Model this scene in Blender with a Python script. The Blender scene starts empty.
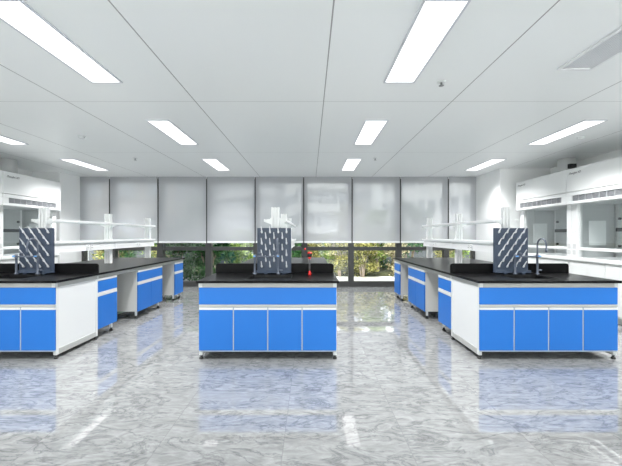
import bpy, bmesh, math, random
from mathutils import Vector, Matrix

random.seed(11)
scene = bpy.context.scene
COL = scene.collection
PI = math.pi

H = 1.35          # eye height
ZC = 2.86         # ceiling height
YW = 8.96         # inside face of the window wall

# ------------------------------------------------------------------ materials
def lin(c):
    c = c / 255.0
    return c / 12.92 if c <= 0.04045 else ((c + 0.055) / 1.055) ** 2.4

def rgb(r, g, b):
    return (lin(r), lin(g), lin(b), 1.0)

def new_mat(name):
    m = bpy.data.materials.new(name)
    m.use_nodes = True
    nt = m.node_tree
    nt.nodes.clear()
    out = nt.nodes.new('ShaderNodeOutputMaterial')
    return m, nt, out

def pbr(name, col, rough=0.5, metal=0.0, spec=0.5, noise=0.0, nscale=30.0, coat=0.0):
    m, nt, out = new_mat(name)
    b = nt.nodes.new('ShaderNodeBsdfPrincipled')
    b.inputs['Base Color'].default_value = col
    b.inputs['Roughness'].default_value = rough
    b.inputs['Metallic'].default_value = metal
    b.inputs['Specular IOR Level'].default_value = spec
    b.inputs['Coat Weight'].default_value = coat
    nt.links.new(b.outputs[0], out.inputs[0])
    if noise > 0:
        tc = nt.nodes.new('ShaderNodeTexCoord')
        n = nt.nodes.new('ShaderNodeTexNoise')
        n.inputs['Scale'].default_value = nscale
        n.inputs['Detail'].default_value = 4
        nt.links.new(tc.outputs['Object'], n.inputs['Vector'])
        mx = nt.nodes.new('ShaderNodeMix')
        mx.data_type = 'RGBA'
        mx.inputs[6].default_value = tuple(c * (1 - noise) for c in col[:3]) + (1,)
        mx.inputs[7].default_value = tuple(min(1, c * (1 + noise)) for c in col[:3]) + (1,)
        nt.links.new(n.outputs['Fac'], mx.inputs[0])
        nt.links.new(mx.outputs[2], b.inputs['Base Color'])
    return m

def emit(name, col, s):
    m, nt, out = new_mat(name)
    e = nt.nodes.new('ShaderNodeEmission')
    e.inputs[0].default_value = col
    e.inputs[1].default_value = s
    nt.links.new(e.outputs[0], out.inputs[0])
    return m

def glass(name, tint=(1, 1, 1, 1), gloss=0.08):
    m, nt, out = new_mat(name)
    t = nt.nodes.new('ShaderNodeBsdfTransparent')
    t.inputs[0].default_value = tint
    g = nt.nodes.new('ShaderNodeBsdfGlossy')
    g.inputs['Roughness'].default_value = 0.02
    # Schlick reflectance from the facing angle, the same on both faces of the sheet
    f = nt.nodes.new('ShaderNodeLayerWeight')
    f.inputs[0].default_value = 0.5
    p5 = nmath(nt, 'POWER', f.outputs['Facing'], 5.0)
    ml = nmath(nt, 'ADD', nmath(nt, 'MULTIPLY', p5, 0.9), gloss * 0.5, True)
    mx = nt.nodes.new('ShaderNodeMixShader')
    nt.links.new(ml, mx.inputs[0])
    nt.links.new(t.outputs[0], mx.inputs[1])
    nt.links.new(g.outputs[0], mx.inputs[2])
    nt.links.new(mx.outputs[0], out.inputs[0])
    return m

def nmath(nt, op, a, b=None, clamp=False):
    n = nt.nodes.new('ShaderNodeMath'); n.operation = op; n.use_clamp = clamp
    for i, v in enumerate((a, b)):
        if v is None: continue
        if isinstance(v, (int, float)): n.inputs[i].default_value = v
        else: nt.links.new(v, n.inputs[i])
    return n.outputs[0]

def line_mask(nt, coord, period, offset, width):
    """1 on a joint line of the given width, repeated every period"""
    a = nmath(nt, 'SUBTRACT', coord, offset)
    a = nmath(nt, 'DIVIDE', a, period)
    fr = nmath(nt, 'FRACT', a)
    d = nmath(nt, 'ABSOLUTE', nmath(nt, 'SUBTRACT', fr, 0.5))
    return nmath(nt, 'GREATER_THAN', d, 0.5 - 0.5 * width / period)

def floor_material():
    m, nt, out = new_mat('polished_grey_marble_tile')
    L = nt.links.new
    geo = nt.nodes.new('ShaderNodeNewGeometry')
    sep = nt.nodes.new('ShaderNodeSeparateXYZ')
    L(geo.outputs['Position'], sep.inputs[0])
    x, y = sep.outputs[0], sep.outputs[1]
    P = 0.8
    ix = nmath(nt, 'FLOOR', nmath(nt, 'DIVIDE', nmath(nt, 'SUBTRACT', x, -0.17), P))
    iy = nmath(nt, 'FLOOR', nmath(nt, 'DIVIDE', nmath(nt, 'SUBTRACT', y, 0.33), P))
    ci = nt.nodes.new('ShaderNodeCombineXYZ')
    L(ix, ci.inputs[0]); L(iy, ci.inputs[1])
    wn = nt.nodes.new('ShaderNodeTexWhiteNoise'); wn.noise_dimensions = '3D'
    L(ci.outputs[0], wn.inputs['Vector'])
    off = nt.nodes.new('ShaderNodeVectorMath'); off.operation = 'SCALE'
    off.inputs['Scale'].default_value = 7.0
    L(wn.outputs['Color'], off.inputs[0])
    mp = nt.nodes.new('ShaderNodeMapping')
    mp.inputs['Scale'].default_value = (1.1, 2.6, 1)
    mp.inputs['Rotation'].default_value = (0, 0, 0.10)
    L(geo.outputs['Position'], mp.inputs['Vector'])
    add = nt.nodes.new('ShaderNodeVectorMath'); add.operation = 'ADD'
    L(mp.outputs[0], add.inputs[0]); L(off.outputs[0], add.inputs[1])
    n1 = nt.nodes.new('ShaderNodeTexNoise')
    n1.inputs['Scale'].default_value = 1.7; n1.inputs['Detail'].default_value = 9
    n1.inputs['Roughness'].default_value = 0.62; n1.inputs['Distortion'].default_value = 1.6
    L(add.outputs[0], n1.inputs['Vector'])
    ridge = nmath(nt, 'ABSOLUTE', nmath(nt, 'SUBTRACT', n1.outputs['Fac'], 0.5))
    r1 = nt.nodes.new('ShaderNodeValToRGB')
    e = r1.color_ramp.elements
    e[0].position = 0.0; e[0].color = (0.150, 0.154, 0.157, 1)
    e[1].position = 0.17; e[1].color = (0.236, 0.241, 0.242, 1)
    k = e.new(0.014); k.color = (0.205, 0.210, 0.213, 1)
    k = e.new(0.05); k.color = (0.268, 0.273, 0.274, 1)
    L(ridge, r1.inputs[0])
    n2 = nt.nodes.new('ShaderNodeTexNoise')
    n2.inputs['Scale'].default_value = 4.5; n2.inputs['Detail'].default_value = 8
    n2.inputs['Roughness'].default_value = 0.6; n2.inputs['Distortion'].default_value = 2.2
    L(add.outputs[0], n2.inputs['Vector'])
    r2 = nt.nodes.new('ShaderNodeValToRGB')
    e = r2.color_ramp.elements
    e[0].position = 0.30; e[0].color = (0.72, 0.72, 0.725, 1)
    e[1].position = 0.72; e[1].color = (1.22, 1.22, 1.21, 1)
    L(n2.outputs['Fac'], r2.inputs[0])
    mul = nt.nodes.new('ShaderNodeMix'); mul.data_type = 'RGBA'; mul.blend_type = 'MULTIPLY'
    mul.inputs[0].default_value = 1.0
    L(r1.outputs[0], mul.inputs[6]); L(r2.outputs[0], mul.inputs[7])
    gx = line_mask(nt, x, P, -0.17, 0.006)
    gy = line_mask(nt, y, P, 0.33, 0.006)
    g = nmath(nt, 'MAXIMUM', gx, gy)
    gm = nt.nodes.new('ShaderNodeMix'); gm.data_type = 'RGBA'
    L(nmath(nt, 'MULTIPLY', g, 0.6), gm.inputs[0])
    L(mul.outputs[2], gm.inputs[6]); gm.inputs[7].default_value = (0.17, 0.17, 0.175, 1)
    b = nt.nodes.new('ShaderNodeBsdfPrincipled')
    L(gm.outputs[2], b.inputs['Base Color'])
    b.inputs['Roughness'].default_value = 0.02
    b.inputs['IOR'].default_value = 2.05
    L(b.outputs[0], out.inputs[0])
    return m

def ceiling_material():
    m, nt, out = new_mat('white_metal_ceiling_panels')
    L = nt.links.new
    geo = nt.nodes.new('ShaderNodeNewGeometry')
    sep = nt.nodes.new('ShaderNodeSeparateXYZ')
    L(geo.outputs['Position'], sep.inputs[0])
    gx = line_mask(nt, sep.outputs[0], 1.45, 0.154, 0.011)
    gy = line_mask(nt, sep.outputs[1], 2.4, 3.90, 0.010)
    g = nmath(nt, 'MAXIMUM', gx, nmath(nt, 'MULTIPLY', gy, 0.55))
    gm = nt.nodes.new('ShaderNodeMix'); gm.data_type = 'RGBA'
    L(nmath(nt, 'MULTIPLY', g, 0.8), gm.inputs[0])
    gm.inputs[6].default_value = (0.88, 0.90, 0.90, 1); gm.inputs[7].default_value = (0.20, 0.20, 0.20, 1)
    b = nt.nodes.new('ShaderNodeBsdfPrincipled')
    L(gm.outputs[2], b.inputs['Base Color'])
    b.inputs['Roughness'].default_value = 0.32
    b.inputs['Specular IOR Level'].default_value = 0.35
    L(b.outputs[0], out.inputs[0])
    return m

def blind_material():
    m, nt, out = new_mat('grey_screen_fabric')
    L = nt.links.new
    tc = nt.nodes.new('ShaderNodeTexCoord')
    w = nt.nodes.new('ShaderNodeTexNoise')
    w.inputs['Scale'].default_value = 260; w.inputs['Detail'].default_value = 1
    L(tc.outputs['Object'], w.inputs['Vector'])
    cr = nt.nodes.new('ShaderNodeValToRGB')
    cr.color_ramp.elements[0].color = (0.50, 0.51, 0.54, 1)
    cr.color_ramp.elements[1].color = (0.56, 0.57, 0.60, 1)
    L(w.outputs['Fac'], cr.inputs[0])
    d = nt.nodes.new('ShaderNodeBsdfDiffuse'); L(cr.outputs[0], d.inputs[0])
    t = nt.nodes.new('ShaderNodeBsdfTranslucent'); L(cr.outputs[0], t.inputs[0])
    tr = nt.nodes.new('ShaderNodeBsdfTransparent')
    m1 = nt.nodes.new('ShaderNodeMixShader'); m1.inputs[0].default_value = 0.29
    L(d.outputs[0], m1.inputs[1]); L(t.outputs[0], m1.inputs[2])
    m2 = nt.nodes.new('ShaderNodeMixShader'); m2.inputs[0].default_value = 0.08
    L(m1.outputs[0], m2.inputs[1]); L(tr.outputs[0], m2.inputs[2])
    L(m2.outputs[0], out.inputs[0])
    return m

def leaf_material(name, c1, c2):
    m, nt, out = new_mat(name)
    L = nt.links.new
    geo = nt.nodes.new('ShaderNodeNewGeometry')
    cr = nt.nodes.new('ShaderNodeValToRGB')
    cr.color_ramp.elements[0].color = c1
    cr.color_ramp.elements[1].color = c2
    L(geo.outputs['Random Per Island'], cr.inputs[0])
    d = nt.nodes.new('ShaderNodeBsdfDiffuse'); L(cr.outputs[0], d.inputs[0])
    t = nt.nodes.new('ShaderNodeBsdfTranslucent'); L(cr.outputs[0], t.inputs[0])
    mx = nt.nodes.new('ShaderNodeMixShader'); mx.inputs[0].default_value = 0.3
    L(d.outputs[0], mx.inputs[1]); L(t.outputs[0], mx.inputs[2])
    L(mx.outputs[0], out.inputs[0])
    return m

M = {
    'blue': pbr('blue_laminate', (0.017, 0.148, 0.51, 1), 0.4, spec=0.3),
    'white': pbr('white_painted_steel', (0.76, 0.775, 0.775, 1), 0.35),
    'white_panel': pbr('white_laminate_panel', (0.68, 0.69, 0.69, 1), 0.4),
    'carcass': pbr('pale_grey_laminate', (0.62, 0.62, 0.60, 1), 0.45),
    'alu': pbr('light_grey_aluminium_profile', (0.41, 0.415, 0.40, 1), 0.38, noise=0.03),
    'alu_light': pbr('pale_aluminium_grip', (0.64, 0.65, 0.64, 1), 0.3),
    'divider': pbr('grey_edge_strip', (0.33, 0.38, 0.44, 1), 0.5),
    'black': pbr('black_resin_worktop', (0.005, 0.005, 0.0055, 1), 0.28, spec=0.09, noise=0.15, nscale=60),
    'sink': pbr('black_polypropylene', (0.010, 0.010, 0.011, 1), 0.4),
    'rubber': pbr('black_rubber', (0.01, 0.01, 0.01, 1), 0.45),
    'chrome': pbr('foot_steel', (0.7, 0.7, 0.7, 1), 0.25, metal=1.0),
    'peg_board': pbr('blue_grey_plastic', (0.045, 0.065, 0.105, 1), 0.45),
    'peg': pbr('pale_plastic_peg', (0.82, 0.83, 0.85, 1), 0.35),
    'tap': pbr('grey_coated_brass', (0.13, 0.15, 0.195, 1), 0.32),
    'tap_blue': pbr('blue_valve_index', (0.20, 0.45, 0.85, 1), 0.35),
    'red': pbr('red_plastic', (0.75, 0.02, 0.02, 1), 0.35),
    'hose': pbr('grey_hose', (0.13, 0.13, 0.14, 1), 0.4),
    'rack': pbr('white_powder_coat', (0.90, 0.905, 0.905, 1), 0.35),
    'socket': pbr('white_socket_plastic', (0.90, 0.91, 0.91, 1), 0.3),
    'dark': pbr('dark_slot', (0.02, 0.02, 0.02, 1), 0.6),
    'dark_slot_grey': pbr('dark_grey_fitting', (0.08, 0.085, 0.09, 1), 0.5),
    'hood_inner': pbr('grey_liner_panel', (0.63, 0.65, 0.655, 1), 0.4),
    'hood_baffle': pbr('pale_liner_baffle', (0.90, 0.92, 0.92, 1), 0.4),
    'grille': pbr('grey_grille', (0.20, 0.21, 0.22, 1), 0.5),
    'fin': pbr('grille_bar', (0.40, 0.41, 0.43, 1), 0.45),
    'button': pbr('white_push_button', (0.95, 0.95, 0.95, 1), 0.3),
    'wall': pbr('white_wall_paint', (0.86, 0.87, 0.87, 1), 0.55, noise=0.02, nscale=8),
    'frame': pbr('dark_grey_window_frame', (0.045, 0.046, 0.045, 1), 0.45),
    'duct': pbr('pale_grey_duct', (0.58, 0.59, 0.59, 1), 0.4),
    'lamp': emit('lit_diffuser', (1.0, 1.0, 1.0, 1), 1.7),
    'lamp_frame': pbr('lamp_frame_aluminium', (0.62, 0.64, 0.68, 1), 0.35),
    'vent': pbr('vent_plastic', (0.80, 0.81, 0.82, 1), 0.4),
    'vent_slat': pbr('vent_slat_plastic', (0.66, 0.67, 0.71, 1), 0.4),
    'detector': pbr('detector_plastic', (0.74, 0.76, 0.76, 1), 0.4),
    'sprinkler': pbr('sprinkler_chrome', (0.30, 0.31, 0.31, 1), 0.3, metal=0.6),
    'rail_white': pbr('blind_bottom_rail_white', (0.88, 0.89, 0.89, 1), 0.4),
    'pane': glass('window_glass', (0.96, 0.98, 0.97, 1), 0.08),
    'shelf_glass': glass('shelf_glass', (0.90, 0.96, 0.95, 1), 0.10),
    'sash': glass('sash_glass', (0.95, 0.965, 0.965, 1), 0.10),
    'paving': pbr('pale_concrete_paving', (0.78, 0.77, 0.75, 1), 0.8, noise=0.06, nscale=3),
    'soil': pbr('dry_bed_soil', (0.07, 0.075, 0.035, 1), 0.9, noise=0.4, nscale=6),
    'bark': pbr('grey_brown_bark', (0.24, 0.18, 0.13, 1), 0.8, noise=0.3, nscale=14),
    'bark_pale': pbr('pale_bark', (0.62, 0.50, 0.42, 1), 0.8, noise=0.25, nscale=14),
    'bldg_white': pbr('white_render', (0.80, 0.81, 0.82, 1), 0.7, noise=0.04, nscale=1),
    'bldg_grey': pbr('grey_render', (0.50, 0.51, 0.54, 1), 0.7, noise=0.05, nscale=1),
    'bldg_brown': pbr('warm_grey_render', (0.27, 0.245, 0.23, 1), 0.7, noise=0.05, nscale=1),
    'bldg_glass': pbr('building_window_glass', (0.26, 0.29, 0.33, 1), 0.3),
    'bldg_glass_grey': pbr('dark_grey_garden_wall', (0.07, 0.08, 0.09, 1), 0.7, noise=0.2, nscale=4),
    'bldg_red': pbr('dark_red_cladding', (0.16, 0.02, 0.03, 1), 0.6),
    'leaf_dark': leaf_material('dark_green_leaves', (0.008, 0.05, 0.02, 1), (0.09, 0.22, 0.07, 1)),
    'leaf_olive': leaf_material('olive_leaves', (0.05, 0.065, 0.01, 1), (0.62, 0.58, 0.22, 1)),
    'leaf_light': leaf_material('light_green_leaves', (0.10, 0.20, 0.03, 1), (0.45, 0.55, 0.18, 1)),
    'leaf_tan': leaf_material('straw_leaves', (0.14, 0.12, 0.05, 1), (0.80, 0.74, 0.48, 1)),
    'ink': pbr('dark_printed_letters', (0.05, 0.05, 0.055, 1), 0.5),
}
M['floor'] = floor_material()
M['ceiling'] = ceiling_material()
M['blind'] = blind_material()

# ------------------------------------------------------------------ mesh builder
class MB:
    def __init__(self):
        self.bm = bmesh.new()

    def box(self, x0, x1, y0, y1, z0, z1, bev=0.0, seg=1):
        if x1 < x0: x0, x1 = x1, x0
        if y1 < y0: y0, y1 = y1, y0
        if z1 < z0: z0, z1 = z1, z0
        t = bmesh.new()
        mat = Matrix.Translation(((x0 + x1) / 2, (y0 + y1) / 2, (z0 + z1) / 2)) @ Matrix.Diagonal((x1 - x0, y1 - y0, z1 - z0, 1))
        bmesh.ops.create_cube(t, size=1.0, matrix=mat)
        if bev > 0:
            bmesh.ops.bevel(t, geom=list(t.edges), offset=bev, segments=seg, profile=0.5, affect='EDGES')
        self._merge(t)
        return self

    def _merge(self, t):
        me = bpy.data.meshes.new('tmp')
        t.to_mesh(me); t.free()
        self.bm.from_mesh(me)
        bpy.data.meshes.remove(me)

    def rings(self, rings, smooth=True, cap=True):
        """rings: list of equal-length closed loops of points"""
        vs = [[self.bm.verts.new(p) for p in r] for r in rings]
        n = len(vs[0])
        for a, b in zip(vs[:-1], vs[1:]):
            for i in range(n):
                f = self.bm.faces.new((a[i], a[(i + 1) % n], b[(i + 1) % n], b[i]))
                f.smooth = smooth
        if cap:
            self.bm.faces.new(vs[0][::-1]); self.bm.faces.new(vs[-1])
        return self

    def tube(self, pts, rad, n=10, smooth=True):
        pts = [Vector(p) for p in pts]
        if not isinstance(rad, (list, tuple)): rad = [rad] * len(pts)
        up = Vector((0.3, 0.2, 1)) if abs((pts[-1] - pts[0]).normalized().z) < 0.8 else Vector((1, 0.2, 0))
        rings = []
        for i, p in enumerate(pts):
            d = (pts[min(i + 1, len(pts) - 1)] - pts[max(i - 1, 0)]).normalized()
            a = d.cross(up).normalized(); b = d.cross(a).normalized()
            rings.append([p + (a * math.cos(2 * PI * k / n) + b * math.sin(2 * PI * k / n)) * rad[i] for k in range(n)])
        return self.rings(rings, smooth)

    def lathe(self, cx, cy, prof, n=20):
        """prof: list of (radius, z) bottom to top"""
        return self.rings([[(cx + r * math.cos(2 * PI * k / n), cy + r * math.sin(2 * PI * k / n), z) for k in range(n)] for r, z in prof], True)

    def prism(self, poly, axis, a, b):
        """extrude a 2-D polygon along an axis ('x','y','z') from a to b"""
        def P(u, v, w):
            return {'x': (w, u, v), 'y': (u, w, v), 'z': (u, v, w)}[axis]
        self.rings([[P(u, v, a) for u, v in poly], [P(u, v, b) for u, v in poly]], False)
        return self

    def build(self, name, mat, parent=None):
        bmesh.ops.recalc_face_normals(self.bm, faces=list(self.bm.faces))
        me = bpy.data.meshes.new(name)
        org = Vector((0, 0, 0))
        if parent is not None:
            q = parent
            while q is not None:
                org += q.location; q = q.parent
        else:
            xs = [v.co for v in self.bm.verts]
            lo = [min(c[i] for c in xs) for i in range(3)]; hi = [max(c[i] for c in xs) for i in range(3)]
            org = Vector(((lo[0] + hi[0]) / 2, (lo[1] + hi[1]) / 2, lo[2]))
        bmesh.ops.translate(self.bm, verts=list(self.bm.verts), vec=-org)
        self.bm.to_mesh(me); self.bm.free()
        me.materials.append(mat)
        o = bpy.data.objects.new(name, me)
        COL.objects.link(o)
        if parent is not None: o.parent = parent
        else: o.location = org
        return o

def box(*a, **k): return MB().box(*a, **k)

def tag(o, label, cat, group=None, kind=None):
    o['label'] = label; o['category'] = cat
    if group: o['group'] = group
    if kind: o['kind'] = kind
    return o

def thing(name, loc, label, cat, group=None, kind=None):
    o = bpy.data.objects.new(name, None)
    o.empty_display_size = 0.1
    COL.objects.link(o); o.location = loc
    return tag(o, label, cat, group, kind)

def struct(name, mb, mat, label, cat):
    return tag(mb.build(name, mat), label, cat, kind='structure')

# ------------------------------------------------------------------ room shell
XL, XR, YB = -6.62, 5.46, -2.6
LAMP_W = 44.0
struct('floor', box(XL, XR, YB, 9.30, -0.12, 0), M['floor'], 'polished grey veined marble tile floor', 'floor')
struct('ceiling', box(XL, XR, YB, 9.30, ZC, ZC + 0.2), M['ceiling'], 'white metal panel ceiling with thin dark joints', 'ceiling')
struct('wall_left', box(XL - 0.15, XL, YB, 9.30, -0.12, ZC + 0.2), M['wall'], 'white side wall behind the left fume hoods', 'wall')
struct('wall_right', box(XR, XR + 0.15, YB, 9.30, -0.12, ZC + 0.2), M['wall'], 'white side wall behind the right fume hoods', 'wall')
rw = MB()  # unseen rear wall cut down to sill and head to admit extra daylight
rw.box(XL, XR, YB - 0.15, YB, -0.12, 0.12); rw.box(XL, XR, YB - 0.15, YB, ZC - 0.06, ZC + 0.2)
struct('wall_rear', rw, M['wall'], 'low sill and head of the unseen wall behind the camera, opened up for added daylight', 'wall')
rf, rp = MB(), MB()  # made-up rear glazing, added so daylight brightens the ceiling and camera-facing surfaces
nb = 8
for k in range(nb + 1):
    xx = XL + 0.04 + (XR - XL - 0.08) * k / nb
    rf.box(xx - 0.04, xx + 0.04, YB - 0.13, YB - 0.03, 0.12, ZC - 0.06)
    if k < nb:
        xn = XL + 0.04 + (XR - XL - 0.08) * (k + 1) / nb
        rp.box(xx + 0.04, xn - 0.04, YB - 0.085, YB - 0.075, 0.12, ZC - 0.06)
added_win = struct('window_10', rf, M['frame'], 'row of tall windows added behind the camera to let in fill daylight', 'window')
rp.build('pane', M['pane'], added_win)
struct('wall_left_return', box(XL, -5.96, 8.22, 9.30, 0, ZC, bev=0.006), M['wall'], 'white boxed wall corner beyond the left fume hood, next to the first blind', 'wall')
struct('wall_right_return', box(4.31, XR, 7.83, 9.30, 0, ZC, bev=0.006), M['wall'], 'white boxed wall corner beyond the right fume hood, next to the last blind', 'wall')

# window wall: dark frames, one bay per blind
BX = [-5.96, -5.19, -3.934, -2.675, -1.42, -0.164, 1.09, 2.34, 3.58, 4.31]
def MUL(v): return (v - 0.06, v + 0.10) if v < 0.5 else (v - 0.085, v + 0.055)
for i in range(9):
    a, b = BX[i], BX[i + 1]
    x0 = a + (0.0 if i == 0 else 0.065); x1 = b + (0.0 if i == 8 else 0.065)
    f = MB()
    mw = 0.065
    y0, y1 = 9.00, 9.16
    if i == 0: f.box(x0, x0 + 0.06, y0, y1, 0, ZC)
    lo, hi = MUL(b); plo, phi = MUL(a)
    if i == 8: lo, hi = b - 0.06, b
    f.box(lo, hi, y0, y1, 0, ZC, bev=0.004)
    xa = a + 0.06 if i == 0 else phi; xb = lo
    f.box(xa, xb, y0, y1, 0, 0.135, bev=0.004)
    f.box(xa, xb, y0 + 0.01, y1 - 0.01, 0.945, 1.04, bev=0.004)
    f.box(xa, xb, y0, y1, ZC - 0.14, ZC)
    w = struct('window_%d' % (i + 1), f, M['frame'], 'dark grey framed window bay %s from the left' % ['first', 'second', 'third', 'fourth', 'fifth', 'sixth', 'seventh', 'eighth', 'ninth'][i], 'window')
    p = MB()
    p.box(xa, xb, 9.075, 9.085, 0.135, 0.945); p.box(xa, xb, 9.075, 9.085, 1.04, ZC - 0.14)
    p.build('pane', M['pane'], w)

# roller blinds
BL = ['narrow roller blind at the far left end of the window wall',
      'grey roller blind second from the left, behind the left island rack',
      'grey roller blind third from the left, over the left aisle',
      'grey roller blind fourth from the left, above the left part of the middle island',
      'grey roller blind fifth from the left, directly behind the middle island rack',
      'grey roller blind sixth from the left, just right of the middle rack',
      'grey roller blind third from the right, over the right aisle',
      'grey roller blind second from the right, behind the far end of the right island rack',
      'narrow grey roller blind at the right end beside the white wall corner']
for i in range(9):
    a = BX[i] + (0.008 if i == 0 else 0.015); b = BX[i + 1] - (0.008 if i == 8 else 0.015)
    t = thing('roller_blind', ((a + b) / 2, 8.93, 1.145), BL[i], 'blind', 'roller blinds across the window wall')
    fb = MB()
    fb.bm.faces.new([fb.bm.verts.new(p) for p in ((a, 8.93, 1.185), (b, 8.93, 1.185), (b, 8.93, ZC - 0.002), (a, 8.93, ZC - 0.002))])
    fb.build('fabric', M['blind'], t)
    box(a, b, 8.921, 8.939, 1.143, 1.19, bev=0.005).build('bottom_rail', M['rail_white'], t)
    MB().tube([(a, 8.957, ZC - 0.03), (b, 8.957, ZC - 0.03)], 0.025, 14).build('roller_tube', M['rail_white'], t)

# ------------------------------------------------------------------ ceiling fittings
cols = [(-4.82, 'above the left island'), (-2.0, 'above the left aisle'), (0.877, 'above the right aisle'), (3.75, 'above the right island')]
rows = [(2.21, 'big nearest row'), (4.534, 'second row'), (6.846, 'far row by the blinds')]
for yr, rn in rows:
    for xc, cn in cols:
        t = thing('ceiling_light', (xc, yr + 0.59, ZC), 'lit white ceiling panel of the %s, %s' % (rn, cn), 'ceiling light', 'recessed ceiling light panels')
        hw, ln, fw = 0.137, 1.18, 0.016
        f = MB()
        z0 = ZC - 0.012
        f.box(xc - hw - fw, xc - hw, yr - fw, yr + ln + fw, z0, ZC); f.box(xc + hw, xc + hw + fw, yr - fw, yr + ln + fw, z0, ZC)
        f.box(xc - hw, xc + hw, yr - fw, yr, z0, ZC); f.box(xc - hw, xc + hw, yr + ln, yr + ln + fw, z0, ZC)
        f.build('lamp_frame', M['lamp_frame'], t)
        box(xc - hw, xc + hw, yr, yr + ln, ZC - 0.008, ZC).build('diffuser', M['lamp'], t)
        la = bpy.data.lights.new('panel_light', 'AREA')
        la.shape = 'RECTANGLE'; la.size = 2 * hw - 0.01; la.size_y = ln - 0.01
        la.energy = LAMP_W; la.spread = math.radians(116)
        lo = bpy.data.objects.new('panel_light', la); COL.objects.link(lo)
        lo.parent = t; lo.location = (0, 0, -0.0095)

t = thing('ceiling_vent', (2.395, 2.53, ZC), 'rectangular slatted air vent in the ceiling at upper right', 'vent')
f = MB()
va, vb, vy0, vy1, fw = 2.24, 2.55, 1.93, 3.13, 0.028
f.box(va, va + fw, vy0, vy1, ZC - 0.02, ZC, bev=0.003); f.box(vb - fw, vb, vy0, vy1, ZC - 0.02, ZC, bev=0.003)
f.box(va + fw, vb - fw, vy0, vy0 + fw, ZC - 0.02, ZC, bev=0.003); f.box(va + fw, vb - fw, vy1 - fw, vy1, ZC - 0.02, ZC, bev=0.003)
f.build('vent_frame', M['vent'], t)
box(va + fw, vb - fw, vy0 + fw, vy1 - fw, ZC - 0.005, ZC).build('backing', M['vent_slat'], t)
sl = MB()
for k in range(12):
    x = va + fw + 0.012 + k * 0.0212
    sl.box(x, x + 0.004, vy0 + fw, vy1 - fw, ZC - 0.013, ZC - 0.005)
sl.build('slat_panel', M['vent'], t)

def detector(x, y, label, r=0.055):
    t = thing('smoke_detector', (x, y, ZC), label, 'smoke detector', 'ceiling smoke detectors')
    MB().lathe(x, y, [(r * 0.62, ZC - 0.040), (r * 0.80, ZC - 0.030), (r * 0.84, ZC - 0.012)], 24).build('sensor_cap', M['detector'], t)
    MB().lathe(x, y, [(r * 0.96, ZC - 0.012), (r, ZC - 0.010), (r, ZC)], 24).build('base_ring', M['detector'], t)
    return t
detector(-3.48, 5.26, 'round white smoke detector on the ceiling over the left island')
detector(4.17, 5.31, 'round white smoke detector on the ceiling above the right fume hoods')

def sprinkler(x, y, label):
    t = thing('fire_sprinkler', (x, y, ZC), label, 'sprinkler', 'ceiling sprinklers')
    MB().lathe(x, y, [(0.030, ZC - 0.010), (0.042, ZC - 0.004), (0.044, ZC + 0.002)], 20).build('escutcheon', M['detector'], t)
    MB().lathe(x, y, [(0.008, ZC - 0.035), (0.010, ZC - 0.010)], 12).build('nozzle', M['sprinkler'], t)
    MB().lathe(x, y, [(0.010, ZC - 0.045), (0.026, ZC - 0.041), (0.026, ZC - 0.038), (0.008, ZC - 0.035)], 16).build('deflector', M['sprinkler'], t)
sprinkler(1.295, 3.40, 'small metal fire sprinkler on the ceiling right of the big light panel')
sprinkler(1.28, 6.77, 'tiny fire sprinkler on the far ceiling, right of the small light panel')
sprinkler(-3.43, 6.77, 'tiny fire sprinkler on the far ceiling above the left island rack')

# ------------------------------------------------------------------ benches
YF = 3.73            # front face of the islands
YS = 4.48            # back of the sink section
YE = 7.50            # far end of the cabinets
BENCH = {'left': (-4.255, -2.755), 'middle': (-1.205, 0.290), 'right': (1.832, 3.332)}

def foot(mb_rubber, x, y):
    mb_rubber.lathe(x, y, [(0.022, 0.0), (0.024, 0.010), (0.018, 0.020), (0.010, 0.026), (0.012, 0.042)], 16)
    

def bench_frame(key, aisle):
    x0, x1 = BENCH[key]
    xm = (x0 + x1) / 2
    t = thing('bench_frame', (xm, YF, 0), 'light grey metal support frame of the %s island with white end panels' % key, 'bench frame', 'island bench frames')
    ya, yb = YF + 0.02, YS
    pw = 0.038
    zr0, zr1 = 0.782, 0.831
    for px in (x0, x1 - pw):
        for py in (ya, yb - pw):
            p = box(px, px + pw, py, py + pw, 0.042, zr0, bev=0.003).build('post', M['alu_light'], t)
            r = MB()
            foot(r, px + pw / 2, py + pw / 2)
            fo = r.build('foot', M['rubber'], p)
    # top rails
    r = MB()
    r.box(x0 + 0.04, x1 - 0.04, YF, YF + 0.04, zr0, zr1, bev=0.002)
    r.build('front_rail', M['alu'], t)
    for s, px in ((0, x0), (1, x1 - 0.04)):
        box(px, px + 0.04, YF + 0.042, YE, zr0, zr1, bev=0.002).build('side_rail', M['alu'], t)
        box(px, px + 0.04, YF - 0.001, YF + 0.042, zr0, zr1, bev=0.003).build('corner_connector', M['alu_light'], t)
        box(px - 0.002 if s == 0 else px + 0.0, px + 0.04 if s == 0 else px + 0.042, YS - 0.02, YS + 0.02, zr0 - 0.001, zr1 - 0.012, bev=0.003).build('rail_joint', M['alu_light'], t)
        bx0 = x0 if s == 0 else x1 - pw
        box(bx0, bx0 + pw, ya + pw, yb - pw, 0.042, 0.107, bev=0.003).build('bottom_rail', M['alu'], t)
        e0 = x0 + 0.006 if s == 0 else x1 - 0.018
        box(e0, e0 + 0.012, ya + pw, yb - pw, 0.107, zr0).build('end_panel', M['white_panel'], t)
    box(x0 + 0.04, x1 - 0.04, YE - 0.04, YE, zr0, zr1).build('back_rail', M['alu'], t)
    # board that closes the knee spaces along the middle of the island
    box(xm - 0.009, xm + 0.009, YS + 0.01, YE, 0.10, zr0).build('spine_panel', M['carcass'], t)

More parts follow.
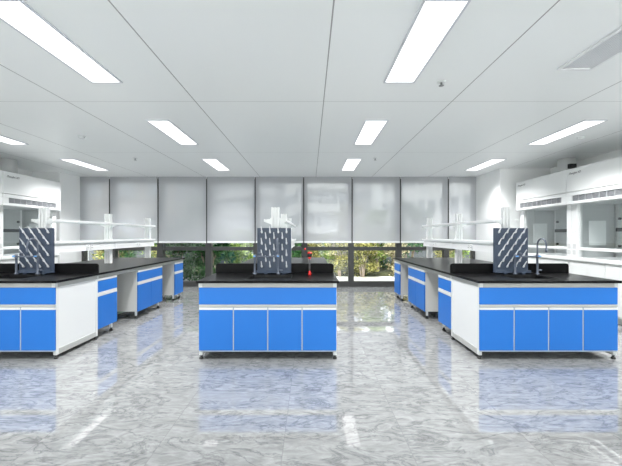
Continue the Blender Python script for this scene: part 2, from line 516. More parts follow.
def worktop(key):
    x0, x1 = BENCH[key]
    xm = (x0 + x1) / 2
    w0, w1, ya, yb = x0 - 0.022, x1 + 0.022, YF - 0.022, YE + 0.045
    z0, z1 = 0.831, 0.857
    hx0, hx1, hy0, hy1 = xm - 0.26, xm + 0.245, 3.90, 4.315
    b = MB()
    bm = b.bm
    def ring(z, pts): return [bm.verts.new((x, y, z)) for x, y in pts]
    outer = [(w0, ya), (w1, ya), (w1, yb), (w0, yb)]
    inner = [(hx0, hy0), (hx1, hy0), (hx1, hy1), (hx0, hy1)]
    c = 0.003
    o_in = [(w0 + c, ya + c), (w1 - c, ya + c), (w1 - c, yb - c), (w0 + c, yb - c)]
    ot, om, ob = ring(z1, o_in), ring(z1 - c, outer), ring(z0, outer)
    it, ib = ring(z1, inner), ring(z0, inner)
    for i in range(4):
        j = (i + 1) % 4
        for q in ((ot[i], ot[j], it[j], it[i]), (om[i], om[j], ot[j], ot[i]), (ob[i], ob[j], om[j], om[i]), (it[i], it[j], ib[j], ib[i]), (ob[j], ob[i], ib[i], ib[j])):
            bm.faces.new(q)
    t = thing('worktop', (xm, (ya + yb) / 2, z0), 'long black worktop of the %s island with a raised splash ledge' % key, 'worktop', 'black island worktops')
    b.build('slab', M['black'], t)
    # upright splash ledge with rounded upper corners
    r = 0.035
    s0, s1, zt = x0 - 0.015, x1 + 0.015, 0.982
    poly = [(s0, z1), (s1, z1)]
    for k in range(7):
        a = k / 6 * PI / 2
        poly.append((s1 - r + r * math.cos(a), zt - r + r * math.sin(a)))
    for k in range(7):
        a = PI / 2 + k / 6 * PI / 2
        poly.append((s0 + r + r * math.cos(a), zt - r + r * math.sin(a)))
    MB().prism(poly, 'y', 4.462, 4.482).build('splash_ledge', M['black'], t)
    # basin
    t2 = thing('sink', (xm, (hy0 + hy1) / 2, 0.60), 'black recessed sink basin in the %s island worktop' % key, 'sink', 'island sinks')
    g = 0.002; th = 0.006
    bx0, bx1, by0, by1 = hx0 + g, hx1 - g, hy0 + g, hy1 - g
    s = MB()
    s.box(bx0, bx1, by0, by0 + th, 0.60, 0.852); s.box(bx0, bx1, by1 - th, by1, 0.60, 0.852)
    s.box(bx0, bx0 + th, by0 + th, by1 - th, 0.60, 0.852); s.box(bx1 - th, bx1, by0 + th, by1 - th, 0.60, 0.852)
    s.box(bx0 + th, bx1 - th, by0 + th, by1 - th, 0.60, 0.606)
    s.build('basin', M['sink'], t2)
    MB().lathe(xm, (hy0 + hy1) / 2, [(0.04, 0.606), (0.04, 0.609), (0.028, 0.610)], 20).build('drain', M['chrome'], t2)

def sink_cabinet(key):
    x0, x1 = BENCH[key]
    xm = (x0 + x1) / 2
    t = thing('sink_cabinet', (xm, YF, 0.10), 'blue sink cabinet with four doors at the front of the %s island' % key, 'cabinet', 'blue sink cabinets')
    c = MB()
    a0, a1 = x0 + 0.045, x1 - 0.045
    y0, y1 = YF + 0.022, 4.435
    c.box(a0, a0 + 0.016, y0, y1, 0.10, 0.78); c.box(a1 - 0.016, a1, y0, y1, 0.10, 0.78)
    c.box(a0 + 0.016, a1 - 0.016, y1 - 0.016, y1, 0.10, 0.78); c.box(a0 + 0.016, a1 - 0.016, y0, y1 - 0.016, 0.10, 0.116)
    c.build('carcass', M['carcass'], t)
    d0, d1 = x0 + 0.004, x1 - 0.004
    box(d0, d1, YF, YF + 0.018, 0.598, 0.780, bev=0.0015).build('apron_panel', M['blue'], t)
    g = MB()
    g.box(d0, d1, YF - 0.002, YF + 0.018, 0.572, 0.596, bev=0.002)
    g.build('grip_rail', M['alu'], t)
    box(d0, d1, YF + 0.006, YF + 0.018, 0.564, 0.572).build('shadow_groove', M['divider'], t)
    box(d0, d1, YF + 0.002, YF + 0.02, 0.086, 0.099, bev=0.002).build('bottom_strip', M['divider'], t)
    w = (d1 - d0) / 4
    for k in range(4):
        e0 = d0 + k * w + (0.0 if k == 0 else 0.007); e1 = d0 + (k + 1) * w - (0.0 if k == 3 else 0.007)
        d = box(e0, e1, YF, YF + 0.018, 0.101, 0.540, bev=0.0015).build('door', M['blue'], t)
        h = box(e0 + 0.001, e1 - 0.001, YF - 0.002, YF + 0.018, 0.540, 0.563, bev=0.002).build('grip', M['alu_light'], d)
        if k < 3:
            box(e1 + 0.001, e1 + 0.013, YF + 0.003, YF + 0.019, 0.101, 0.572).build('divider_strip', M['divider'], t)

def base_cabinet(key, side, ya, yb, doors, label):
    """side: +1 faces +X (right edge of the island), -1 faces -X"""
    x0, x1 = BENCH[key]
    xe = x1 if side > 0 else x0
    def X(d): return xe - side * d          # d metres in from the front face
    t = thing('base_cabinet', (X(0.0), (ya + yb) / 2, 0), label, 'cabinet', 'blue base cabinets under the islands')
    zb, zt = 0.122, 0.780
    c = MB()
    c.box(X(0.021), X(0.68), ya, ya + 0.018, zb, zt); c.box(X(0.021), X(0.68), yb - 0.018, yb, zb, zt)
    c.box(X(0.665), X(0.68), ya + 0.018, yb - 0.018, zb, zt); c.box(X(0.021), X(0.665), ya + 0.018, yb - 0.018, zb, zb + 0.018)
    c.box(X(0.021), X(0.665), ya + 0.018, yb - 0.018, zt - 0.018, zt)
    c.build('carcass', M['carcass'], t)
    f0, f1 = ya + 0.002, yb - 0.002
    dr = box(X(0), X(0.018), f0, f1, 0.600, 0.748, bev=0.0015).build('drawer_front', M['blue'], t)
    box(X(-0.002), X(0.018), f0, f1, 0.750, 0.778, bev=0.002).build('grip', M['alu_light'], dr)
    n = doors
    w = (f1 - f0) / n
    box(X(-0.001), X(0.018), f0, f1, 0.578, 0.598, bev=0.002).build('middle_rail', M['alu_light'], t)
    for k in range(n):
        g0 = f0 + k * w + (0 if k == 0 else 0.002); g1 = f0 + (k + 1) * w - (0 if k == n - 1 else 0.002)
        d = box(X(0), X(0.018), g0, g1, zb, 0.545, bev=0.0015).build('door', M['blue'], t)
        box(X(-0.002), X(0.018), g0, g1, 0.547, 0.574, bev=0.002).build('grip', M['alu_light'], d)
    for dx in (0.06, 0.62):
        for yy in (ya + 0.05, yb - 0.05):
            l = box(X(dx - 0.014), X(dx + 0.014), yy - 0.014, yy + 0.014, 0.045, zb, bev=0.002).build('leg', M['white'], t)
            r, s = MB(), MB()
            r.lathe(X(dx), yy, [(0.026, 0.0), (0.028, 0.008), (0.022, 0.020), (0.012, 0.030), (0.012, 0.045)], 16)
            r.build('foot', M['rubber'], l)

CABS = [(4.482, 4.93, 1, 'single-door'), (5.53, 6.44, 2, 'wide two-door'), (7.04, 7.49, 1, 'single-door')]
PLACE = ['next to the white end panel', 'halfway along', 'at the window end']
def side_cabs(key, side):
    for (ya, yb, n, kind), pl in zip(CABS, PLACE):
        sd = {('left', 1): 'the left island', ('right', -1): 'the right island', ('middle', 1): 'the middle island right flank', ('middle', -1): 'the middle island left flank'}[(key, side)]
        base_cabinet(key, side, ya, yb, n, 'blue %s cabinet of %s, %s' % (kind, sd, pl))

# ------------------------------------------------------------------ things on the islands
def reagent_rack(key, sides):
    x0, x1 = BENCH[key]
    xm = (x0 + x1) / 2 + (0.002 if key == 'middle' else 0)
    zt = 0.857
    t = thing('reagent_rack', (xm, 6.0, zt), 'white two-shelf reagent rack standing along the %s island' % key, 'rack', 'white reagent racks')
    ys = [4.55, 6.0, 7.46]
    for y in ys:
        b = MB()
        w, dp = 0.052, 0.035
        # extruded profile: two side flanges, a recessed web and a centre rib
        b.box(xm - w, xm - w + 0.022, y - dp, y + dp, zt, 1.716, bev=0.003)
        b.box(xm + w - 0.022, xm + w, y - dp, y + dp, zt, 1.716, bev=0.003)
        b.box(xm - w + 0.022, xm + w - 0.022, y - dp + 0.024, y + dp - 0.024, zt, 1.712)
        b.box(xm - 0.010, xm + 0.010, y - dp, y + dp, zt, 1.714, bev=0.002)
        p = b.build('post', M['rack'], t)
    hw = 0.15
    spans = [(4.515, 5.993), (6.007, 7.50)]
    for zs, nm in ((1.531, 'upper_shelf'), (1.240, 'lower_shelf')):
        for (a, c) in spans:
            s = MB()
            for sx in (-1, 1):
                s.box(xm + sx * hw, xm + sx * (hw - 0.018), a, c, zs - 0.006, zs + 0.028, bev=0.003)
            s.box(xm - hw + 0.018, xm - 0.056, a, a + 0.014, zs - 0.002, zs + 0.008); s.box(xm + 0.056, xm + hw - 0.018, a, a + 0.014, zs - 0.002, zs + 0.008)
            s.box(xm - hw + 0.018, xm - 0.056, c - 0.014, c, zs - 0.002, zs + 0.008); s.box(xm + 0.056, xm + hw - 0.018, c - 0.014, c, zs - 0.002, zs + 0.008)
            sh = s.build(nm, M['rack'], t)
            g = MB()
            g.box(xm - hw + 0.018, xm - 0.056, a + 0.014, c - 0.014, zs, zs + 0.006); g.box(xm + 0.056, xm + hw - 0.018, a + 0.014, c - 0.014, zs, zs + 0.006)
            g.build('glass_plate', M['shelf_glass'], sh)
        for y in ys:
            for sx in (-1, 1):
                poly = [(xm + sx * 0.053, zs - 0.045), (xm + sx * 0.075, zs - 0.035), (xm + sx * (hw - 0.002), zs - 0.006), (xm + sx * (hw - 0.002), zs + 0.020), (xm + sx * 0.075, zs + 0.030), (xm + sx * 0.053, zs + 0.055)]
                MB().prism(poly, 'y', y - 0.012, y + 0.012).build('bracket', M['rack'], t)
    # service trunking under the lower shelf
    for (a, c) in spans:
        tr = MB()
        for sx in (-1, 1):
            tr.box(xm + sx * 0.118, xm + sx * 0.060, a + 0.002, c - 0.002, 1.112, 1.234, bev=0.004)
            tr.box(xm + sx * 0.124, xm + sx * 0.118, a + 0.002, c - 0.002, 1.112, 1.124)
        b = tr.build('service_trunking', M['rack'], t)
        for sx in sides:
            for yy in (a + 0.74, a + 0.83):
                xf = xm + sx * 0.118
                so = box(xf, xf + sx * 0.012, yy - 0.036, yy + 0.036, 1.135, 1.207, bev=0.004).build('socket', M['socket'], t)
                h = MB()
                for dz, dy in ((0.018, 0), (-0.012, -0.012), (-0.012, 0.012)):
                    h.box(xf + sx * 0.012, xf + sx * 0.0128, yy + dy - 0.004, yy + dy + 0.004, 1.171 + dz - 0.006, 1.171 + dz + 0.006)
                h.build('socket_hole', M['dark'], so)

def drying_rack(key):
    x0, x1 = BENCH[key]
    xm = (x0 + x1) / 2 + {'left': 0.005, 'middle': 0.0, 'right': -0.012}[key]
    zt = 0.857
    yb = 4.425
    t = thing('drying_rack', (xm, yb, zt), 'blue-grey pegboard drying rack above the sink of the %s island' % key, 'drying rack', 'pegboard drying racks')
    hw, z0, z1 = 0.212, zt + 0.02, 1.440
    board = box(xm - hw, xm + hw, yb - 0.012, yb + 0.012, z0, z1, bev=0.004).build('board', M['peg_board'], t)
    box(xm - hw - 0.004, xm - hw + 0.012, yb - 0.018, yb + 0.014, z0, z1, bev=0.003).build('side_rim', M['peg_board'], t)
    box(xm + hw - 0.012, xm + hw + 0.004, yb - 0.018, yb + 0.014, z0, z1, bev=0.003).build('side_rim', M['peg_board'], t)
    tr = MB()
    tr.box(xm - hw - 0.008, xm + hw + 0.008, yb - 0.075, yb + 0.012, zt + 0.012, zt + 0.026, bev=0.003)
    tr.box(xm - hw - 0.008, xm + hw + 0.008, yb - 0.075, yb - 0.067, zt + 0.026, zt + 0.046, bev=0.002)
    tr.build('drip_tray', M['peg_board'], t)
    for sx in (-0.10, 0.13):
        box(xm + sx - 0.02, xm + sx + 0.02, yb - 0.07, yb + 0.01, zt, zt + 0.012).build('foot', M['peg_board'], t)
    dx = 0.0525
    for c in range(7):
        n = 4
        zoff = 0.0 if c % 2 == 0 else -0.073
        for r in range(4):
            x = xm + (c - 3) * dx; z = 1.375 + zoff - r * 0.146 + 0.005
            if z < zt + 0.07: continue
            y = yb - 0.012
            d = Vector((0, -0.68, 0.73)).normalized()
            p0 = Vector((x, y, z))
            pts = [p0 + Vector((0, 0.0, 0)), p0 + Vector((0, -0.014, 0.004)), p0 + d * 0.028, p0 + d * 0.034, p0 + d * 0.070, p0 + d * 0.102, p0 + d * 0.107]
            MB().tube(pts, [0.0105, 0.0118, 0.0115, 0.0085, 0.0070, 0.0056, 0.0030], 10).build('peg', M['peg'], t)

def faucet(key, off0, off1):
    x0, x1 = BENCH[key]
    xm = (x0 + x1) / 2
    zt = 0.857
    y = 4.335
    xa, xb = xm + off0, xm + off1
    t = thing('faucet', ((xa + xb) / 2, y, zt), 'grey bridge lab tap with gooseneck at the %s island sink' % key, 'tap', 'gooseneck lab taps')
    for xx in (xa, xb):
        b = MB()
        b.lathe(xx, y, [(0.026, zt), (0.026, zt + 0.008), (0.016, zt + 0.014), (0.013, zt + 0.03), (0.013, zt + 0.20), (0.018, zt + 0.205), (0.018, zt + 0.245), (0.010, zt + 0.25)], 16)
        b.build('column', M['tap'], t)
        v = MB()
        v.tube([(xx, y - 0.018, zt + 0.228), (xx, y - 0.040, zt + 0.228)], 0.012, 12)
        k = v.build('valve', M['tap'], t)
        MB().tube([(xx - 0.014, y - 0.044, zt + 0.228), (xx + 0.014, y - 0.044, zt + 0.228)], 0.009, 10).build('handle', M['tap_blue'], k)
    MB().tube([(xa, y, zt + 0.222), (xb, y, zt + 0.222)], 0.010, 12).build('bridge_bar', M['tap'], t)
    # gooseneck rises from the right column and bends towards the sink
    R = 0.082
    pts = [(xb, y, zt + 0.25), (xb, y, zt + 0.30), (xb, y, zt + 0.365)]
    for k in range(1, 13):
        a = PI * k / 12
        pts.append((xb, y - R + R * math.cos(a), zt + 0.365 + R * math.sin(a)))
    pts.append((xb, y - 2 * R, zt + 0.325))
    MB().tube(pts, 0.0095, 12).build('gooseneck_spout', M['tap'], t)
    MB().lathe(xb, y - 2 * R, [(0.008, zt + 0.285), (0.013, zt + 0.295), (0.013, zt + 0.328)], 12).build('nozzle', M['tap'], t)
    # short side outlet low on the right column and lever on the bar
    MB().tube([(xb + 0.010, y, zt + 0.052), (xb + 0.055, y, zt + 0.052)], 0.009, 10).build('side_outlet', M['tap'], t)
    xc = xa + 0.08
    MB().tube([(xc, y, zt + 0.232), (xc, y, zt + 0.262), (xc - 0.03, y - 0.01, zt + 0.270)], 0.008, 10).build('lever', M['tap'], t)

def eyewash():
    x, y, z = -0.005, 4.25, 0.857
    t = thing('eye_wash', (x, y, z), 'red and grey eye wash spray standing on the middle island worktop', 'eye wash')
    MB().lathe(x, y, [(0.016, z), (0.020, z + 0.010), (0.016, z + 0.024), (0.015, z + 0.042), (0.010, z + 0.052)], 18).build('base', M['red'], t)
    MB().lathe(x, y, [(0.010, z + 0.052), (0.010, z + 0.15), (0.013, z + 0.155), (0.012, z + 0.19), (0.009, z + 0.20)], 14).build('hose', M['hose'], t)
    MB().lathe(x, y, [(0.010, z + 0.195), (0.016, z + 0.205), (0.024, z + 0.222)], 18).build('neck_ring', M['red'], t)
    MB().lathe(x, y, [(0.024, z + 0.222), (0.031, z + 0.240), (0.031, z + 0.256), (0.026, z + 0.266)], 18).build('spray_head', M['rubber'], t)
    MB().lathe(x, y, [(0.029, z + 0.2665), (0.031, z + 0.271), (0.024, z + 0.280), (0.010, z + 0.285)], 18).build('dust_cap', M['red'], t)
    MB().tube([(x - 0.026, y, z + 0.250), (x - 0.050, y, z + 0.288), (x - 0.056, y, z + 0.312)], [0.004, 0.004, 0.005], 10).build('lever', M['rubber'], t)
    MB().lathe(x - 0.057, y, [(0.006, z + 0.308), (0.012, z + 0.314), (0.012, z + 0.326), (0.005, z + 0.332)], 14).build('lever_knob', M['red'], t)

for key, sd in (('left', [1]), ('middle', [-1, 1]), ('right', [-1])):
    bench_frame(key, sd)
    worktop(key)
    sink_cabinet(key)
    for s in sd: side_cabs(key, s)
    reagent_rack(key, sd)
    drying_rack(key)
faucet('left', -0.185, 0.085)
faucet('middle', -0.235, 0.058)
faucet('right', -0.005, 0.275)
eyewash()

# ------------------------------------------------------------------ fume hoods
def fume_hood(sd, xf, ya, yb, label, logo_near):
    """sd +1: hood on the right wall, opening towards -X; sd -1: mirrored. xf: distance of the front plane"""
    def X(d): return sd * (xf + d)
    t = thing('fume_hood', (X(0.42), (ya + yb) / 2, 0), label, 'fume hood', 'white fume hoods along the side walls')
    g = 0.003
    a, b = ya + g, yb - g
    dep = 0.85
    z_top, z_mid, z_low = 2.505, 2.096, 1.89
    # upper housing and the panel carrying the grille
    box(X(0), X(dep), a, b, z_mid + 0.006, z_top, bev=0.006).build('upper_housing', M['white'], t)
    v = MB()
    ga, gb = a + 0.12, b - 0.12
    gz0, gz1 = 1.937, 2.032
    v.box(X(0.004), X(0.03), a, b, gz1, z_mid, bev=0.003); v.box(X(0.004), X(0.03), a, b, z_low, gz0, bev=0.003)
    v.box(X(0.004), X(0.03), a, ga, gz0, gz1); v.box(X(0.004), X(0.03), gb, b, gz0, gz1)
    v.box(X(0.03), X(dep), a, b, z_low, z_low + 0.03)
    v.box(X(0.03), X(dep), a, a + 0.02, z_low + 0.03, z_mid); v.box(X(0.03), X(dep), b - 0.02, b, z_low + 0.03, z_mid)
    v.build('grille_surround', M['white'], t)
    gr = box(X(0.026), X(0.034), ga, gb, gz0, gz1).build('grille', M['grille'], t)
    f = MB()
    n = 9
    for k in range(1, n):
        yy = ga + (gb - ga) * k / n
        f.box(X(0.014), X(0.026), yy - 0.004, yy + 0.004, gz0, gz1)
    for k in range(1, 5):
        zz = gz0 + (gz1 - gz0) * k / 5
        f.box(X(0.018), X(0.026), ga, gb, zz - 0.0025, zz + 0.0025)
    f.build('grille_bar', M['fin'], gr)
    # side piers
    zs = 0.96
    for (p0, p1, w) in ((a, a + 0.117, 0), (b - 0.117, b, 1)):
        p = box(X(0.10), X(0.20), p0, p1, zs, z_low, bev=0.004).build('pier', M['white'], t)
        wall = box(X(0.20), X(dep - 0.02), p0 + (0.0 if w == 0 else 0.085), p1 - (0.085 if w == 0 else 0.0), zs, z_low).build('side_wall', M['hood_inner'], t)
        pm = (p0 + p1) / 2
        if w == 1 or True:
            for zz in (1.428, 1.325):
                bt = MB().tube([(X(0.10), pm, zz), (X(0.088), pm, zz)], 0.020, 16).build('push_button', M['button'], p)
            for zz in (1.155, 1.045):
                s = box(X(0.10), X(0.094), pm - 0.034, pm + 0.034, zz - 0.042, zz + 0.042, bev=0.002).build('socket_plate', M['duct'], p)
    # interior
    i0, i1 = a + 0.117, b - 0.117
    box(X(dep - 0.05), X(dep - 0.02), i0, i1, zs, z_low).build('back_panel', M['hood_inner'], t)
    for w0 in (i0 + 0.0, i1 - 0.012):
        box(X(0.33), X(0.63), w0 + (-0.031 if w0 == i0 else 0.031 + 0.006), w0 + (-0.031 + 0.006 if w0 == i0 else 0.031 + 0.012), 1.17, 1.60).build('access_panel', M['hood_baffle'], t)
    box(X(dep - 0.057), X(dep - 0.05), i0 - 0.02, i1 + 0.02, 1.41, 1.475).build('exhaust_slot', M['dark_slot_grey'], t)
    for yy in (i0 + 0.07, i1 - 0.07):
        for zz in (1.16, 1.63):
            MB().tube([(X(dep - 0.05), yy, zz), (X(dep - 0.08), yy, zz)], 0.022, 14).build('service_knob', M['dark_slot_grey'], t)
    # sash
    s = thing_part('sash', t)
    box(X(0.150), X(0.156), i0 + 0.012, i1 - 0.012, 1.135, z_low - 0.002).build('sash_glass', M['sash'], s)
    sf = MB()
    sf.box(X(0.135), X(0.17), i0 + 0.002, i0 + 0.012, 1.09, z_low - 0.002); sf.box(X(0.135), X(0.17), i1 - 0.012, i1 - 0.002, 1.09, z_low - 0.002)
    sf.box(X(0.125), X(0.175), i0 + 0.012, i1 - 0.012, 1.085, 1.135, bev=0.006)
    sf.build('sash_frame', M['white'], s)
    # work surface with raised lip, and the cupboard below
    w = MB()
    w.box(X(0.03), X(dep), a, b, 0.905, zs, bev=0.006)
    w.build('work_surface', M['white'], t)
    box(X(0.20), X(dep - 0.06), i0, i1, zs, zs + 0.004).build('liner_tray', M['hood_inner'], t)
    c = MB()
    c.box(X(0.07), X(dep), a, b, 0.10, 0.905)
    c.build('base_cupboard', M['white'], t)
    m = (a + b) / 2
    for q0, q1 in ((a + 0.015, m - 0.004), (m + 0.004, b - 0.015)):
        box(X(0.05), X(0.07), q0, q1, 0.125, 0.885, bev=0.003).build('door', M['white'], t)
    box(X(0.12), X(dep), a, b, 0.0, 0.10).build('plinth', M['duct'], t)
    # small printed lettering at the end of the fascia nearest the camera or window
    cu = bpy.data.curves.new('logo_lettering', 'FONT')
    cu.body = 'Zhenghai XD'
    cu.size = 0.050; cu.extrude = 0.0008; cu.shear = 0.3
    tmp = bpy.data.objects.new('lettering_curve', cu)
    me = bpy.data.meshes.new_from_object(tmp)
    bpy.data.objects.remove(tmp)
    me.materials.clear(); me.materials.append(M['ink'])
    o = bpy.data.objects.new('logo_lettering', me)
    COL.objects.link(o); o.parent = t
    loc = Vector((X(-0.0012), 0, 2.405))
    # text reads from left to right for someone facing the hood
    if sd > 0:
        o.rotation_euler = (PI / 2, 0, -PI / 2); loc.y = b - 0.06
    else:
        o.rotation_euler = (PI / 2, 0, PI / 2); loc.y = a + 0.07
    o.location = loc - t.location
    return t

def thing_part(name, parent):
    o = bpy.data.objects.new(name, None)
    o.empty_display_size = 0.05
    COL.objects.link(o); o.parent = parent
    return o

def ceiling_duct(x, y, label, valve):
    t = thing('exhaust_duct', (x, y, 2.508), label, 'duct', 'round exhaust ducts')
    MB().lathe(x, y, [(0.16, 2.508), (0.16, ZC - 0.001)], 32).build('pipe', M['duct'], t)
    MB().lathe(x, y, [(0.19, 2.508), (0.19, 2.524), (0.162, 2.526)], 32).build('collar', M['duct'], t)
    if valve:
        s = valve
        box(x - 0.10, x + 0.03, y - 0.225, y - 0.150, 2.64, 2.73, bev=0.006).build('valve_motor', M['rubber'], t)
        return

fume_hood(1, 4.55, 6.13, 7.63, 'far white fume hood on the right wall, beside the white wall corner', 0)
fume_hood(1, 4.55, 4.63, 6.13, 'near white fume hood on the right wall, cut by the picture edge', 0)
fume_hood(-1, 5.507, 6.19, 7.63, 'white fume hood on the left wall behind the left drying rack', 0)
fume_hood(-1, 5.507, 4.72, 6.19, 'white fume hood on the left wall, only its edge in the picture', 0)
ceiling_duct(5.12, 6.88, 'round grey duct with black motor rising from the far right fume hood', -1)
ceiling_duct(-6.07, 6.92, 'round grey duct rising from the left fume hood', 0)

# ------------------------------------------------------------------ outside
struct('ground', box(-60, 60, -40, 90, -0.3, -0.125), M['paving'], 'pale sunlit paving outside the windows', 'ground')
struct('planting_bed', box(-9, 14, 12.35, 18, -0.125, 0.0), M['soil'], 'planted soil bed beyond the pale paving', 'ground')

def shrub(x, y, h, r, leaf, bark, n, size, label, cat='bush', name='garden_shrub', crown0=0.25, trunks=3, group='garden shrubs outside the windows', zb=-0.125):
    rnd = random.Random(int(x * 1000 + y * 77 + h * 13))
    t = thing(name, (x, y, zb), label, cat, group)
    tr = MB()
    ends = []
    for k in range(trunks):
        a = rnd.uniform(0, 2 * PI); sp = rnd.uniform(0.2, 0.6) * r
        bx, by = x + rnd.uniform(-.06, .06), y + rnd.uniform(-.06, .06)
        p = [(bx, by, zb), (bx + math.cos(a) * sp * .3, by + math.sin(a) * sp * .3, zb + h * .3), (bx + math.cos(a) * sp * .8, by + math.sin(a) * sp * .8, zb + h * .6), (bx + math.cos(a) * sp, by + math.sin(a) * sp, zb + h * .85)]
        q = 0.012 + 0.012 * h
        tr.tube(p, [q, q * .8, q * .6, q * .3], 7)
        ends += [Vector(p[2]), Vector(p[3])]
        for j in range(3):
            aa = a + rnd.uniform(-1.2, 1.2); s0 = Vector(p[1]).lerp(Vector(p[2]), rnd.random())
            e = s0 + Vector((math.cos(aa) * r * .5, math.sin(aa) * r * .5, h * rnd.uniform(.15, .35)))
            tr.tube([s0, s0.lerp(e, .5) + Vector((0, 0, .03)), e], [q * .55, q * .4, q * .2], 6)
            ends.append(e)
    tr.build('trunk', bark, t)
    # foliage: leaf blades gathered in clumps
    clumps = []
    for k in range(26):
        u = rnd.random()
        zz = zb + h * (crown0 + (1 - crown0) * u)
        rr = r * math.sqrt(max(0.08, 1 - (2 * u - 0.85) ** 2)) * math.sqrt(rnd.random())
        a = rnd.uniform(0, 2 * PI)
        clumps.append(Vector((x + rr * math.cos(a), y + rr * math.sin(a), zz)))
    clumps += [e + Vector((0, 0, .03)) for e in ends]
    me = bmesh.new()
    for k in range(n):
        c = rnd.choice(clumps)
        p = c + Vector((rnd.gauss(0, 1), rnd.gauss(0, 1), rnd.gauss(0, .8))) * r * 0.17
        if p.z < zb + .03: p.z = zb + .03 + rnd.random() * .1
        d = Vector((rnd.gauss(0, 1), rnd.gauss(0, 1), rnd.gauss(.5, .7))).normalized()
        s = d.cross(Vector((rnd.gauss(0, 1), rnd.gauss(0, 1), rnd.gauss(0, 1)))).normalized()
        l = size * rnd.uniform(.6, 1.35)
        w = l * .22
        v = [me.verts.new(p), me.verts.new(p + d * l * .5 + s * w), me.verts.new(p + d * l), me.verts.new(p + d * l * .5 - s * w)]
        me.faces.new(v)
    b = MB(); b.bm.free(); b.bm = me
    b.build('foliage', leaf, t)
    return t

shrub(-4.05, 10.9, 1.75, 0.62, M['leaf_dark'], M['bark'], 5200, 0.12, 'dark green bush outside, left of the left aisle mullion', zb=-0.125, crown0=.02)
shrub(-3.15, 10.7, 1.70, 0.60, M['leaf_dark'], M['bark'], 6200, 0.12, 'dark green bush outside, filling the window over the left aisle', zb=-0.125, crown0=.02)
shrub(-3.65, 12.2, 1.75, 0.75, M['leaf_dark'], M['bark'], 3600, 0.12, 'dark green bush standing behind the two front dark bushes', crown0=.02)
shrub(-2.35, 11.9, 1.55, 0.55, M['leaf_light'], M['bark_pale'], 3200, 0.11, 'pale green bush outside, behind the left corner of the middle island', crown0=.1)
shrub(-1.55, 12.4, 1.45, 0.45, M['leaf_tan'], M['bark_pale'], 2200, 0.11, 'straw-coloured bush outside, just left of the middle drying rack', crown0=.2)
shrub(0.05, 12.8, 1.50, 0.40, M['leaf_olive'], M['bark'], 1800, 0.11, 'small olive bush outside, behind the eye wash', crown0=.3)
shrub(1.05, 12.3, 1.60, 0.45, M['leaf_olive'], M['bark_pale'], 3200, 0.10, 'olive bush with pale stems outside, right of the middle island corner', crown0=.15, trunks=5)
shrub(1.85, 12.1, 1.35, 0.55, M['leaf_olive'], M['bark_pale'], 3800, 0.10, 'rounded olive bush outside, in the window over the right aisle', crown0=.05, trunks=4)
shrub(2.45, 12.7, 2.30, 0.60, M['leaf_light'], M['bark_pale'], 3000, 0.12, 'taller light green shrub outside with forked pale trunks', crown0=.25, trunks=5)
shrub(3.05, 12.2, 1.50, 0.42, M['leaf_tan'], M['bark_pale'], 2800, 0.10, 'straw-coloured bush outside, beside the end of the right island', crown0=.08, trunks=4)
shrub(1.55, 13.8, 2.70, 0.75, M['leaf_olive'], M['bark_pale'], 2400, 0.13, 'tall olive tree outside, showing through the blind over the right aisle', cat='tree', name='garden_tree', crown0=.25, group='garden trees outside the windows')
shrub(3.85, 13.4, 2.60, 0.80, M['leaf_dark'], M['bark'], 2600, 0.13, 'dark tree outside, showing through the second blind from the right', cat='tree', name='garden_tree', crown0=.25, group='garden trees outside the windows')
shrub(4.75, 12.2, 1.45, 0.60, M['leaf_olive'], M['bark'], 1700, 0.11, 'olive bush outside, behind the right island rack', crown0=.05)
shrub(-5.2, 12.3, 1.40, 0.55, M['leaf_olive'], M['bark'], 1600, 0.11, 'olive bush outside, behind the far post of the left island rack', crown0=.05)
shrub(-6.6, 12.0, 1.45, 0.60, M['leaf_dark'], M['bark'], 1800, 0.11, 'dark bush outside, behind the middle post of the left island rack', crown0=.05)
shrub(-4.9, 14.6, 3.05, 0.60, M['leaf_dark'], M['bark'], 2200, 0.13, 'slim dark tree outside, showing through the third blind from the left', cat='tree', name='garden_tree', crown0=.3, group='garden trees outside the windows')

struct('wall_garden', box(-13, 15, 15.6, 15.8, -0.125, 1.25, bev=0.02), M['bldg_glass_grey'], 'dark grey garden wall behind the shrubs outside', 'garden wall')
for k, (sx, sy, sh, sr, lf, nm) in enumerate([
    (2.15, 13.6, 1.75, 0.7, 'leaf_olive', 'olive bush outside, second line, over the right aisle'),
    (3.3, 13.9, 1.6, 0.7, 'leaf_dark', 'dark bush outside, second line, behind the straw-coloured bush'),
    (0.75, 13.9, 1.5, 0.6, 'leaf_light', 'light green bush outside, second line, right of the eye wash'),
    (-0.75, 12.6, 1.45, 0.55, 'leaf_dark', 'dark bush outside, hidden mostly by the middle drying rack'),
    (-1.95, 13.9, 1.8, 0.7, 'leaf_dark', 'dark bush outside, second line, left of the middle drying rack'),
    (-5.9, 13.6, 1.6, 0.7, 'leaf_light', 'light green bush outside, second line, under the left rack'),
    (-7.6, 13.4, 1.6, 0.7, 'leaf_olive', 'olive bush outside, near the left wall corner'),
    (5.7, 13.5, 1.6, 0.65, 'leaf_light', 'light green bush outside, near the right wall corner')]):
    shrub(sx, sy, sh, sr, M[lf], M['bark'], 3200, 0.12, nm, crown0=.03)

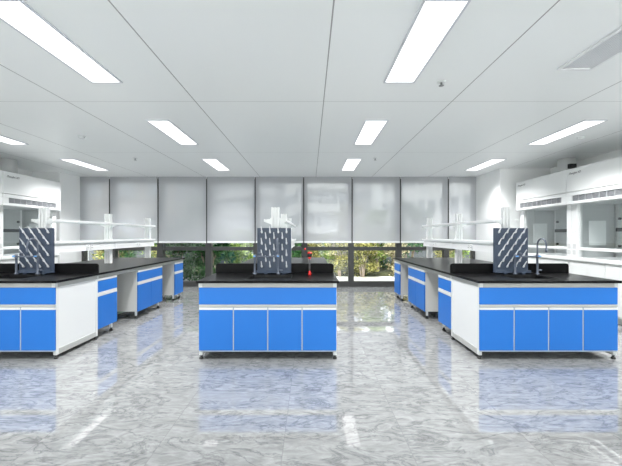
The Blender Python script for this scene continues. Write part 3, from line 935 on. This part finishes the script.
def building(x, y, w, d, h, rot, floors, wallm, label, bays=6):
    t = thing('building', (x, y, -0.125), label, 'building', 'buildings outside the windows')
    t.rotation_euler = (0, 0, rot)
    def local(mb, name, mat):
        me = bpy.data.meshes.new(name)
        bmesh.ops.recalc_face_normals(mb.bm, faces=list(mb.bm.faces))
        mb.bm.to_mesh(me); mb.bm.free(); me.materials.append(mat)
        o = bpy.data.objects.new(name, me); COL.objects.link(o); o.parent = t
        return o
    local(MB().box(-w / 2, w / 2, 0, d, 0, h, bev=0.05), 'wall', wallm)
    fh = h / floors
    for k in range(floors):
        z = k * fh
        b = MB()
        bw = w / bays
        for j in range(bays):
            xx = -w / 2 + j * bw
            b.box(xx + bw * .18, xx + bw * .82, -0.04, 0.02, z + fh * .32, z + fh * .82)
        nb = max(2, int(d / bw))
        for j in range(nb):
            yy = j * d / nb
            for s in (-1, 1):
                b.box(s * (w / 2 - .02), s * (w / 2 + .04), yy + d / nb * .18, yy + d / nb * .82, z + fh * .32, z + fh * .82)
        local(b, 'window_row', M['bldg_glass'])
        l = MB()
        l.box(-w / 2 - .25, w / 2 + .25, -0.35, 0.0, z + fh * .93, z + fh * .99)
        local(l, 'floor_ledge', wallm)
    local(MB().box(-w / 2 - .2, w / 2 + .2, -.2, d + .2, h, h + .4), 'roof_parapet', wallm)
    return t

building(-15.2, 26, 10.0, 8, 13, 0.0, 4, M['bldg_brown'], 'warm grey building outside, behind the first two blinds', 4)
building(-12.6, 40, 6.0, 12, 10.0, -0.75, 7, M['bldg_grey'], 'grey tower outside, showing faintly through the third blind', 9)
building(-5.9, 30, 6.4, 5, 18, -0.45, 11, M['bldg_grey'], 'tall apartment block outside, showing faintly through the fourth blind', 10)
building(0.9, 24, 3.4, 4, 16, 0.30, 10, M['bldg_white'], 'pale block outside, showing faintly right of the middle reagent rack', 6)
building(5.6, 46, 5.0, 8, 11, -0.1, 6, M['bldg_grey'], 'grey block outside, showing faintly over the right aisle', 8)
building(14.2, 24, 6.0, 10, 14, 0.55, 6, M['bldg_white'], 'white block with ledges outside, behind the last blind on the right', 6)
t = thing('garden_kiosk', (0.35, 16.5, -0.125), 'low dark red kiosk outside, seen behind the eye wash', 'kiosk')
box(-0.05, 0.75, 16.5, 17.3, -0.125, 1.4, bev=0.01).build('cladding', M['bldg_red'], t)
box(-0.12, 0.82, 16.43, 17.37, 1.4, 1.46, bev=0.01).build('roof', M['bldg_white'], t)
box(0.0, 0.32, 16.47, 16.5, 0.1, 1.3).build('glazing', M['bldg_glass'], t)

# ------------------------------------------------------------------ light and camera
w = bpy.data.worlds.new('hazy_sky'); scene.world = w
w.use_nodes = True
nt = w.node_tree
bg = nt.nodes['Background']
bg.inputs[0].default_value = (0.95, 0.975, 1.0, 1); bg.inputs[1].default_value = 3.4

sun = bpy.data.lights.new('sun', 'SUN'); sun.energy = 7.0; sun.angle = 0.02; sun.color = (1, 0.96, 0.9)
so = bpy.data.objects.new('sun', sun); COL.objects.link(so)
so.rotation_euler = (math.radians(40), 0, math.radians(-25))

cam = bpy.data.cameras.new('camera')
cam.sensor_fit = 'HORIZONTAL'; cam.sensor_width = 36.0
cam.lens = 345 / 622 * 36.0
cam.shift_x = 1.0 / 622; cam.shift_y = 2.0 / 622
cam.clip_start = 0.05; cam.clip_end = 300
co = bpy.data.objects.new('camera', cam); COL.objects.link(co)
co.location = (0, 0, H); co.rotation_euler = (PI / 2, 0, 0)
scene.camera = co

scene.view_settings.view_transform = 'Standard'
scene.view_settings.look = 'None'
scene.view_settings.exposure = 0.16
scene.view_settings.gamma = 1.0
scene.view_settings.use_curve_mapping = False
scene.cycles.use_denoising = True
scene.cycles.max_bounces = 10
scene.cycles.diffuse_bounces = 6
scene.cycles.transparent_max_bounces = 24
scene.cycles.sample_clamp_indirect = 6.0
